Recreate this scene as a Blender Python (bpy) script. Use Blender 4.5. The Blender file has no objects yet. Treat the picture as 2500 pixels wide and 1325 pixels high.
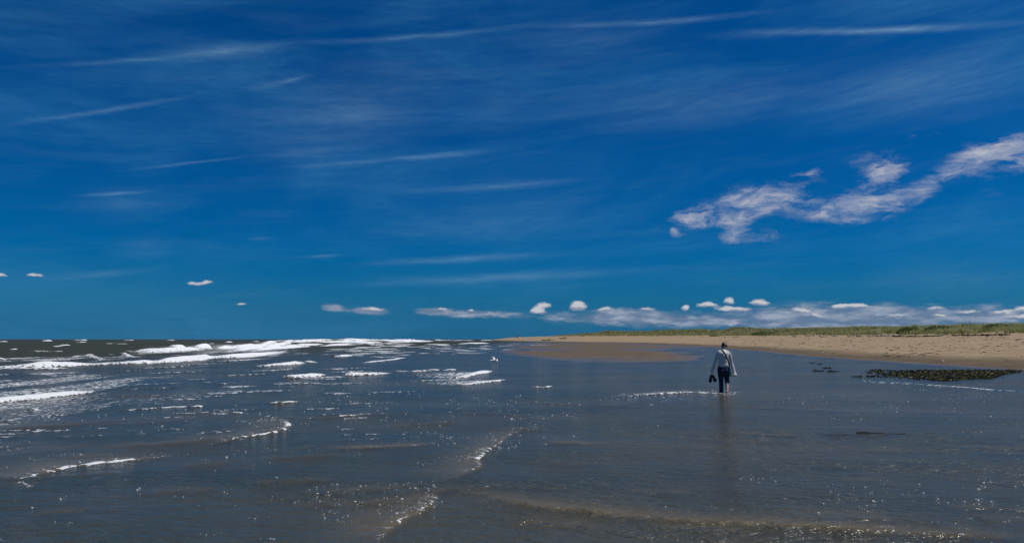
import bpy, bmesh, math, random
import numpy as np
from mathutils import Vector, Matrix

R = math.radians
sc = bpy.context.scene
C = sc.collection
rng = np.random.default_rng(7)
random.seed(7)

# ------------------------------------------------------------------ camera
EYE = 1.75                       # metres above the water
F = 1900.0                       # focal length in photograph pixels (2500 wide)
PITCH = math.atan(165.5 / F)     # horizon lies below the middle of the frame
cam = bpy.data.cameras.new('camera')
cam_o = bpy.data.objects.new('camera', cam)
C.objects.link(cam_o)
cam.sensor_width = 36.0
cam.lens = 36.0 * F / 2500.0
cam.clip_start = 0.1
cam.clip_end = 40000
cam_o.location = (0, 0, EYE)
cam_o.rotation_euler = (math.pi / 2 + PITCH, 0, 0)
sc.camera = cam_o

# ------------------------------------------------------------------ light and exposure
SUN_EL, SUN_AZ = R(58), R(89)    # azimuth clockwise from the viewing direction
world = bpy.data.worlds.new('World')
sc.world = world
world.use_nodes = True
sun = bpy.data.lights.new('sun', 'SUN')
sun.energy = 3.6
sun.angle = R(0.5)
sun.color = (1.0, 0.955, 0.88)
sun_o = bpy.data.objects.new('sun', sun)
C.objects.link(sun_o)
sdir = Vector((math.sin(SUN_AZ) * math.cos(SUN_EL), math.cos(SUN_AZ) * math.cos(SUN_EL), math.sin(SUN_EL)))
sun_o.rotation_euler = (-sdir).to_track_quat('-Z', 'Y').to_euler()
sun_o.location = (0, 0, 60)
vs = sc.view_settings
vs.view_transform = 'Standard'
vs.look = 'None'
vs.exposure = 0.0
vs.gamma = 1.0
vs.use_curve_mapping = False
sc.cycles.max_bounces = 4
sc.cycles.diffuse_bounces = 2
sc.cycles.glossy_bounces = 2

# ------------------------------------------------------------------ pixel helpers
def ray(px, py):
    cx, cy = (px - 1250.0) / F, (662.5 - py) / F
    cp, sp = math.cos(PITCH), math.sin(PITCH)
    return Vector((cx, cp - cy * sp, sp + cy * cp))

def ground(px, py, z=0.0):
    d = ray(px, py)
    t = (z - EYE) / d.z
    return (d.x * t, d.y * t)

def at_depth(px, py, y):
    d = ray(px, py)
    t = y / d.y
    return Vector((d.x * t, y, EYE + d.z * t))

def sky_uv(px, py):
    d = ray(px, py).normalized()
    return math.atan2(d.x, d.y), math.asin(d.z)

# ------------------------------------------------------------------ sky (world)
def build_sky():
    nt = world.node_tree
    N, L = nt.nodes, nt.links
    bg = N['Background']
    bg.inputs['Strength'].default_value = 0.1

    def math_(op, a, b=None, c=None, clamp=False):
        n = N.new('ShaderNodeMath'); n.operation = op; n.use_clamp = clamp
        for i, v in enumerate((a, b, c)):
            if v is None: continue
            if isinstance(v, (int, float)): n.inputs[i].default_value = v
            else: L.new(v, n.inputs[i])
        return n.outputs[0]

    def rng_(v, a, b, c=0.0, d=1.0):
        n = N.new('ShaderNodeMapRange'); n.interpolation_type = 'SMOOTHSTEP'
        L.new(v, n.inputs[0])
        for i, q in enumerate((a, b, c, d)): n.inputs[i + 1].default_value = q
        return n.outputs[0]

    def mix(f, a, b):
        n = N.new('ShaderNodeMix'); n.data_type = 'RGBA'
        if isinstance(f, (int, float)): n.inputs[0].default_value = f
        else: L.new(f, n.inputs[0])
        for s, v in ((6, a), (7, b)):
            if isinstance(v, tuple): n.inputs[s].default_value = (*v, 1)
            else: L.new(v, n.inputs[s])
        return n.outputs[2]

    sky = N.new('ShaderNodeTexSky'); sky.sky_type = 'NISHITA'; sky.sun_disc = False
    sky.sun_elevation = SUN_EL; sky.sun_rotation = SUN_AZ
    sky.dust_density = 0.4; sky.ozone_density = 3.0
    tint = N.new('ShaderNodeMix'); tint.data_type = 'RGBA'; tint.blend_type = 'MULTIPLY'
    tint.inputs[0].default_value = 1.0
    L.new(sky.outputs[0], tint.inputs[6])
    tint.inputs[7].default_value = (0.002, 0.240, 0.535, 1)
    base = tint.outputs[2]

    tc = N.new('ShaderNodeTexCoord')
    sep = N.new('ShaderNodeSeparateXYZ'); L.new(tc.outputs['Generated'], sep.inputs[0])
    u = math_('ARCTAN2', sep.outputs[0], sep.outputs[1])
    v = math_('ARCSINE', sep.outputs[2])
    uv = N.new('ShaderNodeCombineXYZ'); L.new(u, uv.inputs[0]); L.new(v, uv.inputs[1])
    uv = uv.outputs[0]

    def mapping(vec, loc=(0, 0, 0), rot=0.0, scale=(1, 1, 1), kind='POINT'):
        n = N.new('ShaderNodeMapping'); n.vector_type = kind
        L.new(vec, n.inputs[0])
        n.inputs[1].default_value = loc; n.inputs[2].default_value = (0, 0, rot); n.inputs[3].default_value = scale
        return n.outputs[0]

    def noise(vec, scale, detail=4, rough=0.55, dist=0.0, col=False):
        n = N.new('ShaderNodeTexNoise'); L.new(vec, n.inputs['Vector'])
        n.inputs['Scale'].default_value = scale; n.inputs['Detail'].default_value = detail
        n.inputs['Roughness'].default_value = rough; n.inputs['Distortion'].default_value = dist
        return n.outputs['Color' if col else 'Fac']

    def vadd(a, b):
        n = N.new('ShaderNodeVectorMath'); n.operation = 'ADD'; L.new(a, n.inputs[0]); L.new(b, n.inputs[1]); return n.outputs[0]

    def warp(vec, nz, amt):
        s = N.new('ShaderNodeVectorMath'); s.operation = 'SUBTRACT'; L.new(nz, s.inputs[0]); s.inputs[1].default_value = (.5, .5, .5)
        m = N.new('ShaderNodeVectorMath'); m.operation = 'MULTIPLY'; L.new(s.outputs[0], m.inputs[0]); m.inputs[1].default_value = amt
        return vadd(vec, m.outputs[0])

    def stroke(acc, vec, p0, p1, w, s, quad=True):
        (u0, v0), (u1, v1) = sky_uv(*p0), sky_uv(*p1)
        cu, cv = (u0 + u1) / 2, (v0 + v1) / 2
        ln = max(math.hypot(u1 - u0, v1 - v0) / 2 * 1.35, 1e-4)
        wd = w * 2.3 / F * math.cos(cu)
        m = mapping(vec, (cu, cv, 0), math.atan2(v1 - v0, u1 - u0), (ln, wd, 1), 'TEXTURE')
        g = N.new('ShaderNodeTexGradient'); g.gradient_type = 'QUADRATIC_SPHERE' if quad else 'SPHERICAL'
        L.new(m, g.inputs[0])
        return math_('MULTIPLY_ADD', g.outputs['Fac'], s, acc)

    # --- high thin cloud: streaks and veils
    slant = mapping(uv, rot=R(-4.5))
    wv = warp(slant, noise(mapping(slant, scale=(6, 22, 1)), 1, 3, col=True), (0.05, 0.012, 0))
    streak = noise(mapping(wv, scale=(5, 46, 1)), 1, 6, 0.6)
    fine = noise(mapping(wv, scale=(26, 190, 1)), 1, 5, 0.62)
    tex = math_('MULTIPLY_ADD', streak, 0.65, math_('MULTIPLY', fine, 0.45))
    uvw = warp(uv, noise(mapping(uv, scale=(18, 60, 1)), 1, 5, 0.65, col=True), (0.016, 0.0040, 0))
    acc = 0.0
    for p0, p1, w, s in [
        ((0, 165), (700, 108), 7, .20), ((330, 140), (745, 108), 17, .30), ((700, 104), (1290, 63), 7, .34),
        ((1250, 64), (1920, 24), 8, .34), ((1840, 78), (2560, 50), 9, .46), ((1700, 88), (2050, 70), 12, .22),
        ((-40, 312), (500, 229), 7, .30), ((590, 220), (770, 184), 9, .22), ((690, 200), (752, 187), 3, .3),
        ((290, 417), (620, 380), 4, .26), ((600, 388), (930, 352), 14, .12), ((880, 394), (1210, 368), 7, .42),
        ((690, 408), (960, 392), 6, .2), ((980, 468), (1440, 438), 10, .30), ((180, 478), (390, 466), 5, .36),
        ((140, 505), (440, 488), 32, .15), ((560, 335), (1150, 200), 75, .27), ((1300, 280), (2150, 195), 42, .26),
        ((1950, 240), (2600, 165), 55, .32), ((880, 644), (1370, 617), 9, .32), ((830, 694), (1680, 652), 12, .26),
        ((740, 627), (840, 622), 4, .22), ((110, 682), (400, 655), 11, .18), ((600, 584), (665, 579), 5, .2),
        ((250, 610), (450, 590), 22, .12), ((900, 560), (1500, 520), 30, .12), ((1200, 120), (1700, 60), 40, .12),
        ((1100, 300), (1330, 210), 60, .10), ((2100, 690), (2600, 660), 40, .16)]:
        acc = stroke(acc, uvw, p0, p1, w * (.72 if w < 20 else 1.0), s * (1.2 if w < 20 else .8))
    veil = rng_(streak, 0.46, 0.80, 0.0, 0.05)
    broad = noise(mapping(wv, scale=(2.2, 9, 1)), 1, 7, 0.58, 0.6)
    haze_v = math_('MULTIPLY', rng_(broad, 0.40, 0.74, 0.0, 0.34), rng_(fine, 0.2, 0.8, 0.55, 1.2))
    thin = math_('MULTIPLY', acc, rng_(tex, 0.34, 0.78, 0.35, 1.25))
    thin = math_('ADD', thin, veil, clamp=True)

    # --- the bigger ragged cirrus patch on the right
    wc = warp(uv, noise(mapping(uv, rot=R(-10), scale=(14, 30, 1)), 1, 6, 0.62, 0.4, col=True), (0.052, 0.021, 0))
    wc = warp(wc, noise(mapping(uv, rot=R(-9), scale=(70, 210, 1)), 1, 4, 0.6, col=True), (0.012, 0.005, 0))
    acc = 0.0
    for p0, p1, w, s in [
        ((2620, 345), (2290, 425), 26, 1.0), ((2320, 372), (2600, 330), 15, .75), ((2330, 430), (2170, 490), 17, .75),
        ((2250, 484), (1950, 524), 19, 1.0), ((1985, 462), (1700, 528), 29, 1.0), ((1730, 520), (1635, 556), 20, .7),
        ((1632, 562), (1682, 577), 4.5, .55), ((1835, 556), (1745, 562), 18, .7), ((1850, 578), (1960, 556), 11, .45),
        ((2090, 442), (2215, 416), 19, .72), ((1945, 428), (2010, 414), 8, .5), ((2080, 398), (2210, 380), 16, .34),
        ((1780, 592), (1940, 577), 7, .45), ((2040, 542), (2200, 535), 5, .65), ((2205, 337), (2310, 322), 5, .45),
        ((1960, 500), (2250, 430), 50, .14), ((1560, 560), (1620, 556), 6, .25), ((2400, 470), (2480, 460), 14, .2)]:
        acc = stroke(acc, wc, p0, p1, w * .95, s * .9, quad=False)
    ctex = noise(mapping(wc, rot=R(-8), scale=(22, 60, 1)), 1, 8, 0.66, 0.5)
    big = math_('MULTIPLY', rng_(math_('MULTIPLY_ADD', ctex, 2.6, math_('MULTIPLY', acc, 0.80)), 1.34, 2.55, 0, 1), rng_(acc, 0.0, 0.48))

    # --- low cumulus row
    wq = warp(uv, noise(mapping(uv, scale=(75, 120, 1)), 1, 6, 0.66, col=True), (0.0085, 0.0060, 0))
    bank = 0.0
    for p0, p1, w, s in [
        ((775, 746), (850, 752), 7, .9), ((830, 757), (960, 760), 7, .8), ((980, 762), (1320, 768), 8, .62), ((1000, 757), (1110, 759), 7, .5),
        ((1230, 771), (1900, 786), 15, .62), ((1440, 766), (1640, 772), 13, .55), ((1620, 778), (2560, 786), 26, .46),
        ((1700, 764), (2560, 772), 26, .36), ((1900, 765), (2020, 775), 17, .34), ((2130, 768), (2330, 770), 14, .28), ((2290, 774), (2600, 764), 20, .32)]:
        bank = stroke(bank, wq, p0, p1, w, s * 1.25)
    btex = noise(mapping(wq, scale=(26, 120, 1)), 1, 6, 0.6)
    # the same low bank goes on round the horizon to the right and behind
    ring = math_('MULTIPLY', rng_(v, 0.02, 0.035), rng_(v, 0.085, 0.05))
    side = math_('ADD', rng_(u, 0.62, 0.75), rng_(u, -2.2, -2.7), clamp=True)
    bank = math_('ADD', bank, math_('MULTIPLY', math_('MULTIPLY', ring, side), 0.5))
    bank_a = math_('MULTIPLY', rng_(math_('MULTIPLY_ADD', btex, 0.7, bank), 0.40, 0.85), rng_(bank, 0.02, 0.2))
    puff = 0.0; lit = 0.0
    for p0, p1, w, s in [
        ((1302, 757), (1342, 746), 10, 1.0), ((1300, 762), (1336, 762), 6, .8), ((1394, 752), (1428, 752), 13, 1.1), ((1404, 744), (1420, 748), 7, .5),
        ((1455, 758), (1500, 753), 8, .7), ((1560, 754), (1600, 756), 6, .7), ((1664, 752), (1682, 758), 8, .95), ((1704, 745), (1752, 747), 7, .9),
        ((1766, 736), (1792, 738), 9, 1.0), ((1752, 756), (1830, 757), 7, .9), ((1834, 739), (1878, 743), 8, 1.0), ((1930, 757), (1985, 763), 8, .75),
        ((1985, 770), (2010, 773), 5, .6), ((2028, 752), (2070, 750), 7, .85), ((2060, 748), (2125, 748), 6, .95), ((2165, 770), (2220, 769), 4, .6),
        ((2260, 753), (2315, 754), 5, .6), ((2270, 768), (2310, 772), 5, .6), ((2330, 762), (2400, 762), 5, .65), ((2420, 764), (2470, 762), 6, .75),
        ((2470, 757), (2530, 756), 8, .85), ((2450, 774), (2540, 775), 7, .7), ((880, 754), (935, 758), 5, .7), ((1060, 754), (1100, 756), 3, .6),
        ((1140, 757), (1156, 758), 2.5, .7), ((66, 673), (104, 673), 5, .85), ((-14, 674), (18, 674), 5, .85), ((456, 693), (486, 694), 5, .75),
        ((484, 694), (519, 690), 5, .8), ((575, 743), (599, 742), 3.5, .75)]:
        (u0, v0), (u1, v1) = sky_uv(*p0), sky_uv(*p1)
        cu, cv = (u0 + u1) / 2, (v0 + v1) / 2
        m_ = mapping(wq, (cu, cv, 0), math.atan2(v1 - v0, u1 - u0), (max(math.hypot(u1 - u0, v1 - v0) / 2 * 1.6, 1e-4), w * 1.9 / F * math.cos(cu), 1), 'TEXTURE')
        g_ = N.new('ShaderNodeTexGradient'); g_.gradient_type = 'SPHERICAL'; L.new(m_, g_.inputs[0])
        sp_ = N.new('ShaderNodeSeparateXYZ'); L.new(m_, sp_.inputs[0])
        f_ = math_('MULTIPLY', g_.outputs['Fac'], rng_(sp_.outputs[1], -0.42, -0.12))
        puff = math_('MULTIPLY_ADD', f_, s, puff)
        lit = math_('MULTIPLY_ADD', f_, math_('MULTIPLY', sp_.outputs[1], 2.4), lit)
    ptex = noise(mapping(wq, scale=(95, 130, 1)), 1, 6, 0.6)
    puff_a = rng_(math_('MULTIPLY_ADD', ptex, 0.8, puff), 0.56, 0.98)
    puff_a = math_('MULTIPLY', puff_a, rng_(puff, 0.05, 0.3))

    K = 1.0 / 0.1                   # cloud radiances below are final ones; the Background multiplies by 0.1
    def k(r, g, b): return (r * K, g * K, b * K)
    base = mix(rng_(v, 0.115, 0.0, 0.0, 0.62), base, k(0.026, 0.128, 0.285))
    base = mix(haze_v, base, k(0.055, 0.235, 0.45))
    col = mix(thin, base, k(0.20, 0.37, 0.53))
    col = mix(math_('MULTIPLY', big, 0.93), col, k(0.50, 0.51, 0.57))
    bcol = mix(rng_(btex, 0.40, 0.68), k(0.13, 0.20, 0.32), k(0.34, 0.39, 0.49))
    col = mix(math_('MULTIPLY', bank_a, 0.92), col, bcol)
    pcol = mix(rng_(math_('MULTIPLY_ADD', ptex, 0.7, lit), 0.16, 0.62), k(0.22, 0.27, 0.37), k(0.62, 0.62, 0.64))
    col = mix(math_('MULTIPLY', puff_a, 0.84), col, pcol)
    L.new(col, bg.inputs['Color'])

build_sky()

# ------------------------------------------------------------------ numeric helpers
def sstep(a, b, x):
    t = np.clip((x - a) / (b - a), 0, 1)
    return t * t * (3 - 2 * t)

def _hash(ix, iy, seed):
    h = (ix.astype(np.int64) * 374761393 + iy.astype(np.int64) * 668265263 + seed * 1442695041) & 0x7fffffff
    h = ((h ^ (h >> 13)) * 1274126177) & 0x7fffffff
    h = h ^ (h >> 16)
    return (h & 0xffff) / 65535.0

def vnoise(x, y, seed=0):
    x = np.asarray(x, float); y = np.asarray(y, float)
    ix, iy = np.floor(x), np.floor(y)
    fx, fy = x - ix, y - iy
    fx = fx * fx * (3 - 2 * fx); fy = fy * fy * (3 - 2 * fy)
    a, b = _hash(ix, iy, seed), _hash(ix + 1, iy, seed)
    c, d = _hash(ix, iy + 1, seed), _hash(ix + 1, iy + 1, seed)
    return (a * (1 - fx) + b * fx) * (1 - fy) + (c * (1 - fx) + d * fx) * fy

def fbm(x, y, seed=0, oct_=4):
    s, a, t = 0.0, 0.5, 0.0
    for i in range(oct_):
        s = s + a * vnoise(x * 2 ** i, y * 2 ** i, seed + 17 * i); t += a; a *= 0.5
    return s / t

# ------------------------------------------------------------------ object helpers
def tag(o, label=None, cat=None, group=None, kind=None):
    if label: o['label'] = label
    if cat: o['category'] = cat
    if group: o['group'] = group
    if kind: o['kind'] = kind
    return o

def link(name, me, mat=None, parent=None, smooth=True):
    o = bpy.data.objects.new(name, me)
    C.objects.link(o)
    if mat: me.materials.append(mat)
    if smooth and len(me.polygons): me.polygons.foreach_set('use_smooth', np.ones(len(me.polygons), bool))
    if parent: o.parent = parent
    return o

def empty(name, loc=(0, 0, 0), rz=0.0):
    o = bpy.data.objects.new(name, None)
    C.objects.link(o)
    o.location = loc; o.rotation_euler = (0, 0, rz)
    o.empty_display_size = 0.1
    return o

def mesh_from(name, V, polys):
    me = bpy.data.meshes.new(name)
    me.from_pydata([tuple(p) for p in V], [], polys)
    me.update()
    return me

def grid_mesh(name, P):
    """P: (rows, cols, 3) array of points -> one quad sheet."""
    r, c, _ = P.shape
    me = bpy.data.meshes.new(name)
    me.vertices.add(r * c)
    me.vertices.foreach_set('co', P.reshape(-1).astype(np.float32))
    i = np.arange(r * c).reshape(r, c)
    q = np.stack([i[:-1, :-1], i[:-1, 1:], i[1:, 1:], i[1:, :-1]], -1).reshape(-1, 4)
    nq = len(q)
    me.loops.add(nq * 4)
    me.loops.foreach_set('vertex_index', q.reshape(-1).astype(np.int32))
    me.polygons.add(nq)
    me.polygons.foreach_set('loop_start', (np.arange(nq) * 4).astype(np.int32))
    me.update(calc_edges=True)
    return me

def tri_mesh(name, V, T):
    me = bpy.data.meshes.new(name)
    V = np.asarray(V, np.float32); T = np.asarray(T, np.int32)
    me.vertices.add(len(V)); me.vertices.foreach_set('co', V.reshape(-1))
    me.loops.add(len(T) * 3); me.loops.foreach_set('vertex_index', T.reshape(-1))
    me.polygons.add(len(T)); me.polygons.foreach_set('loop_start', (np.arange(len(T)) * 3).astype(np.int32))
    me.update(calc_edges=True)
    return me

def attr(me, name, vals):
    a = me.attributes.new(name, 'FLOAT', 'POINT')
    a.data.foreach_set('value', np.asarray(vals, np.float32).reshape(-1))

class Mat:
    def __init__(s, name):
        s.m = bpy.data.materials.new(name); s.m.use_nodes = True
        s.N, s.L = s.m.node_tree.nodes, s.m.node_tree.links
        s.b = s.N['Principled BSDF']; s.out = s.N['Material Output']
    def new(s, t, **kw):
        n = s.N.new(t)
        for k, v in kw.items(): setattr(n, k, v)
        return n
    def val(s, sock, v):
        if isinstance(v, (int, float)): sock.default_value = v
        elif isinstance(v, tuple): sock.default_value = (*v, 1) if len(v) == 3 and sock.type == 'RGBA' else v
        else: s.L.new(v, sock)
    def math(s, op, a, b=None, c=None, clamp=False):
        n = s.new('ShaderNodeMath', operation=op, use_clamp=clamp)
        for i, v in enumerate((a, b, c)):
            if v is not None: s.val(n.inputs[i], v)
        return n.outputs[0]
    def rng(s, v, a, b, c=0.0, d=1.0):
        n = s.new('ShaderNodeMapRange', interpolation_type='SMOOTHSTEP')
        for i, q in enumerate((v, a, b, c, d)): s.val(n.inputs[i], q)
        return n.outputs[0]
    def mix(s, f, a, b):
        n = s.new('ShaderNodeMix', data_type='RGBA')
        s.val(n.inputs[0], f); s.val(n.inputs[6], a); s.val(n.inputs[7], b)
        return n.outputs[2]
    def pos(s): return s.new('ShaderNodeNewGeometry').outputs['Position']
    def obj(s): return s.new('ShaderNodeTexCoord').outputs['Object']
    def mapping(s, v, scale=(1, 1, 1), rot=(0, 0, 0)):
        n = s.new('ShaderNodeMapping'); s.L.new(v, n.inputs[0]); n.inputs[2].default_value = rot; n.inputs[3].default_value = scale
        return n.outputs[0]
    def noise(s, v, scale, detail=4, rough=0.55, dist=0.0):
        n = s.new('ShaderNodeTexNoise'); s.L.new(v, n.inputs['Vector'])
        n.inputs['Scale'].default_value = scale; n.inputs['Detail'].default_value = detail
        n.inputs['Roughness'].default_value = rough; n.inputs['Distortion'].default_value = dist
        return n.outputs['Fac']
    def attr(s, name): return s.new('ShaderNodeAttribute', attribute_name=name).outputs['Fac']
    def sepz(s, v):
        n = s.new('ShaderNodeSeparateXYZ'); s.L.new(v, n.inputs[0]); return n.outputs
    def bump(s, h, dist, strength=1.0, prev=None):
        n = s.new('ShaderNodeBump'); s.val(n.inputs['Height'], h); n.inputs['Distance'].default_value = dist
        s.val(n.inputs['Strength'], strength)
        if prev is not None: s.L.new(prev, n.inputs['Normal'])
        return n.outputs[0]

def simple_mat(name, col, rough=0.7, var=0.25, scale=8.0, bump=0.0, spec=0.4, col2=None):
    m = Mat(name)
    p = m.obj()
    n = m.noise(p, scale, 5, 0.6)
    c2 = col2 or tuple(min(1, c * (1 + var)) for c in col)
    c1 = tuple(c * (1 - var) for c in col) if col2 is None else col
    m.val(m.b.inputs['Base Color'], m.mix(m.rng(n, 0.3, 0.7), c1, c2))
    m.val(m.b.inputs['Roughness'], rough)
    m.b.inputs['Specular IOR Level'].default_value = spec
    if bump: m.val(m.b.inputs['Normal'], m.bump(m.noise(p, scale * 3, 5), bump))
    return m.m

# ------------------------------------------------------------------ terrain
_sy = np.array([-60, 0, 43, 65, 83, 115, 185, 330, 420, 600, 900, 1300, 3000.])
_sx = np.array([27.5, 28, 28.4, 29.2, 30.6, 36.2, 46, 52, 36, 14, -12, -38, -38.])
def shore_x(y): return np.interp(y, _sy, _sx)

def sand_z(x, y):
    x = np.asarray(x, float); y = np.asarray(y, float)
    s = x - shore_x(y) + 1.6 * (fbm(x * .05, y * .03, 3) - .5)
    b0 = 2.75 + 0.0040 * np.clip(y - 150, 0, 500)
    # beach face, berm, dune
    beach = np.where(s > 0, b0 * (1 - (1 - np.clip(s / 37.0, 0, 1)) ** 1.25), 0.012 * s)
    beach = np.maximum(beach, -1.2)
    tail = 1 - sstep(560, 790, y)
    hd = np.interp(y, [0, 80, 110, 150, 300, 420, 600, 800], [.6, .75, .95, 1.2, 1.9, 2.1, 2.3, 1.0])
    lump = fbm(x * .06, y * .035, 11, 3)
    dune = sstep(33, 47, s + 9 * (fbm(x * .09, y * .06, 9, 3) - .5)) * hd * (0.25 + 1.5 * lump) * tail
    dune = np.where(s > 33 - 5, dune, 0)
    # low wet sand bar in front of the far beach, with a runnel behind its near end
    cx = np.interp(y, [55, 64, 80, 110, 150, 200, 330], [9.5, 9.5, 10, 12, 18, 24, 30])
    hw = np.interp(y, [55, 60, 66, 80, 110, 150, 200, 330], [0.0, 4.0, 7.0, 10, 15, 23, 30, 34])
    e = np.clip(1 - ((x - cx) / np.maximum(hw, .01)) ** 2, 0, 1) * sstep(56, 64, y) * (1 - sstep(330, 430, y))
    bar = -0.10 + 0.165 * np.sqrt(e) + 0.19 * (fbm(x * .13, y * .12, 21, 5) - .5) * (e > 0)
    z = np.where(e > 0, np.maximum(beach, bar), beach)
    z = z + dune
    # footprints and wind ripples on dry sand
    dry = sstep(3, 10, s)
    z = z + dry * (0.10 * (fbm(x * .55, y * .4, 31) - .5) + 0.08 * (vnoise(x * 1.9, y * 1.7, 41) - .5))
    return z

def fan(r, a, apex=-14.0):
    Rr, A = np.meshgrid(r, a, indexing='ij')
    return Rr * np.sin(A), apex + Rr * np.cos(A)

r = np.concatenate([np.geomspace(6, 60, 120, endpoint=False), np.geomspace(60, 240, 300, endpoint=False), np.geomspace(240, 1500, 140, endpoint=False), np.geomspace(1500, 12000, 12)])
a = np.concatenate([np.linspace(R(-48), R(-4), 40, endpoint=False), np.linspace(R(-4), R(48), 400)])
X, Y = fan(r, a)
Z = sand_z(X, Y)
Z = np.where(Y > 2500, np.minimum(Z, -0.5), Z)
me = grid_mesh('beach', np.stack([X, Y, Z], -1))
S = X - shore_x(Y)
veg = sstep(34, 40, S + 5 * (fbm(X * .09, Y * .06, 9, 3) - .5)) * (1 - sstep(640, 780, Y))
attr(me, 'veg', veg)
attr(me, 'inland', S)

def sand_material():
    m = Mat('sand')
    p = m.pos()
    z = m.sepz(p)[2]
    big = m.noise(m.mapping(p, (.25, .08, 1)), 1, 5, 0.6)
    wet = m.rng(m.math('MULTIPLY_ADD', big, -0.45, z), 0.42, -0.02)        # 1 near the water
    n1 = m.noise(m.mapping(p, (.8, .35, 1)), 1, 6, 0.65)
    n2 = m.noise(p, 5.0, 5, 0.7)
    dry = m.mix(m.rng(n1, 0.3, 0.72), (.29, .210, .126), (.40, .298, .185))
    dry = m.mix(m.rng(n2, 0.60, 0.74), dry, (.17, .125, .085))
    damp = m.mix(m.rng(n1, 0.3, 0.7), (.106, .077, .048), (.150, .112, .072))
    c = m.mix(wet, dry, damp)
    c = m.mix(m.math('MULTIPLY', m.attr('veg'), m.rng(n1, .3, .6, .35, .95)), c, (.105, .105, .05))
    m.val(m.b.inputs['Base Color'], c)
    soak = m.rng(z, 0.10, 0.0)
    m.val(m.b.inputs['Roughness'], m.math('MULTIPLY_ADD', soak, -0.62, 0.92))
    m.val(m.b.inputs['Specular IOR Level'], m.math('MULTIPLY_ADD', soak, 0.4, 0.1))
    b1 = m.bump(n2, 0.10, m.rng(z, 0.1, 0.9, 0.05, 0.8))
    m.val(m.b.inputs['Normal'], b1)
    return m.m

beach = link('beach', me, sand_material())
tag(beach, 'pale brown sand beach rising from the wet flats to low dunes', kind='structure')

# ------------------------------------------------------------------ water: crests, swash fronts, foam
STROKES = []   # pts(world), height, front w, back w, foam, trail len, trail foam, brown
def crest(pts, h_px, foam=1.0, trail=1.0, tf=0.45, brown=0.0, fw=1.1, bw=3.0, h=None, taper=True):
    W = np.array([ground(*p) for p in pts])
    d = float(np.median(W[:, 1]))
    hh = h if h is not None else h_px * d / F
    STROKES.append((W, hh, max(fw * hh, .0035 * d), max(bw * hh, .005 * d), foam, max(trail, .008 * d), tf, brown, taper))

# the long broken bore on the left, and what breaks behind it
crest([(-260, 917), (-60, 907), (90, 903), (180, 900), (300, 893), (450, 883), (600, 871), (690, 862), (748, 853)], 13.5, 1.15, 1.8, .56, fw=1.1, bw=3.2)
crest([(-200, 922), (0, 908), (120, 906), (185, 902)], 6, .85, 2.0, .45)
crest([(310, 864), (380, 861), (440, 859), (505, 855)], 15, 1.1, 1.5, .5, fw=.9)
crest([(415, 853), (450, 852)], 11, 1.2, 1.0, .4)
crest([(455, 852), (508, 850)], 11, 1.2, 1.0, .4)
crest([(343, 880), (318, 872), (292, 863)], 7, 1.1, .8, .3)
crest([(165, 871), (210, 868), (232, 864)], 3, .8, .5, .3)
crest([(205, 869), (250, 876), (300, 881)], 4, .75, .8, .5)
crest([(-10, 878), (17, 877)], 5, 1.0, .5, .3)
crest([(50, 859), (110, 858), (200, 857)], 2.0, .55, .6, .3)
crest([(505, 866), (610, 858), (700, 850), (742, 843)], 9, 1.15, 8, .72)
crest([(505, 857), (560, 852), (640, 847), (745, 839)], 8, 1.1, 8, .70)
crest([(540, 850), (650, 845), (755, 834)], 6, 1.1, 14, .68)
crest([(560, 864), (650, 857), (735, 850), (760, 846)], 7, 1.1, 5, .70)
crest([(640, 839), (660, 838), (682, 836)], 5, 1.2, 1.0, .2)
crest([(610, 897), (660, 894), (720, 890), (748, 885)], 7, 1.0, 1.2, .45)
crest([(740, 881), (760, 883), (778, 886)], 3, .9, .5, .3)
crest([(795, 870), (830, 870), (870, 867)], 4.5, 1.1, 1.5, .45)
crest([(880, 887), (925, 882), (960, 878), (1000, 871)], 2.6, 1.1, .7, .5)
crest([(890, 871), (950, 872), (985, 870)], 2, .9, 2.0, .5)
crest([(685, 919), (715, 923), (760, 920), (806, 914)], 8, 1.1, .8, .5, brown=.3)
crest([(828, 913), (865, 917), (905, 915), (968, 910)], 7, 1.1, .9, .5, brown=.3)
crest([(950, 905), (1010, 908), (1088, 904)], 4, .9, 1.6, .55)
crest([(1030, 905), (1085, 903), (1140, 904)], 3.5, 1.0, .8, .5)
crest([(1085, 925), (1135, 922), (1160, 915), (1180, 910), (1208, 902)], 6, 1.1, 2.0, .62)
crest([(1100, 942), (1150, 938), (1200, 932), (1240, 925)], 4, 1.0, 1.8, .58, brown=.3)
crest([(640, 938), (720, 937), (800, 934)], 2.5, .7, 1.2, .5)
crest([(-180, 990), (-40, 985), (50, 976), (130, 968), (200, 961), (247, 953)], 9, .92, .8, .46, fw=1.6, bw=5)
crest([(-60, 968), (60, 963), (180, 955)], 3, .5, .8, .3)
crest([(652, 984), (690, 985), (735, 980)], 5, .9, .5, .35, brown=.5)
crest([(270, 1001), (360, 997), (430, 993), (494, 992)], 2.4, .85, .35, .4, brown=.25)
crest([(466, 993), (494, 993)], 4, 1.0, .2, .3)
crest([(815, 1014), (860, 1014), (910, 1009)], 3, .9, .35, .5, brown=.3)
crest([(1290, 944), (1330, 946), (1352, 942)], 3, .75, .5, .3, brown=.4)
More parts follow.
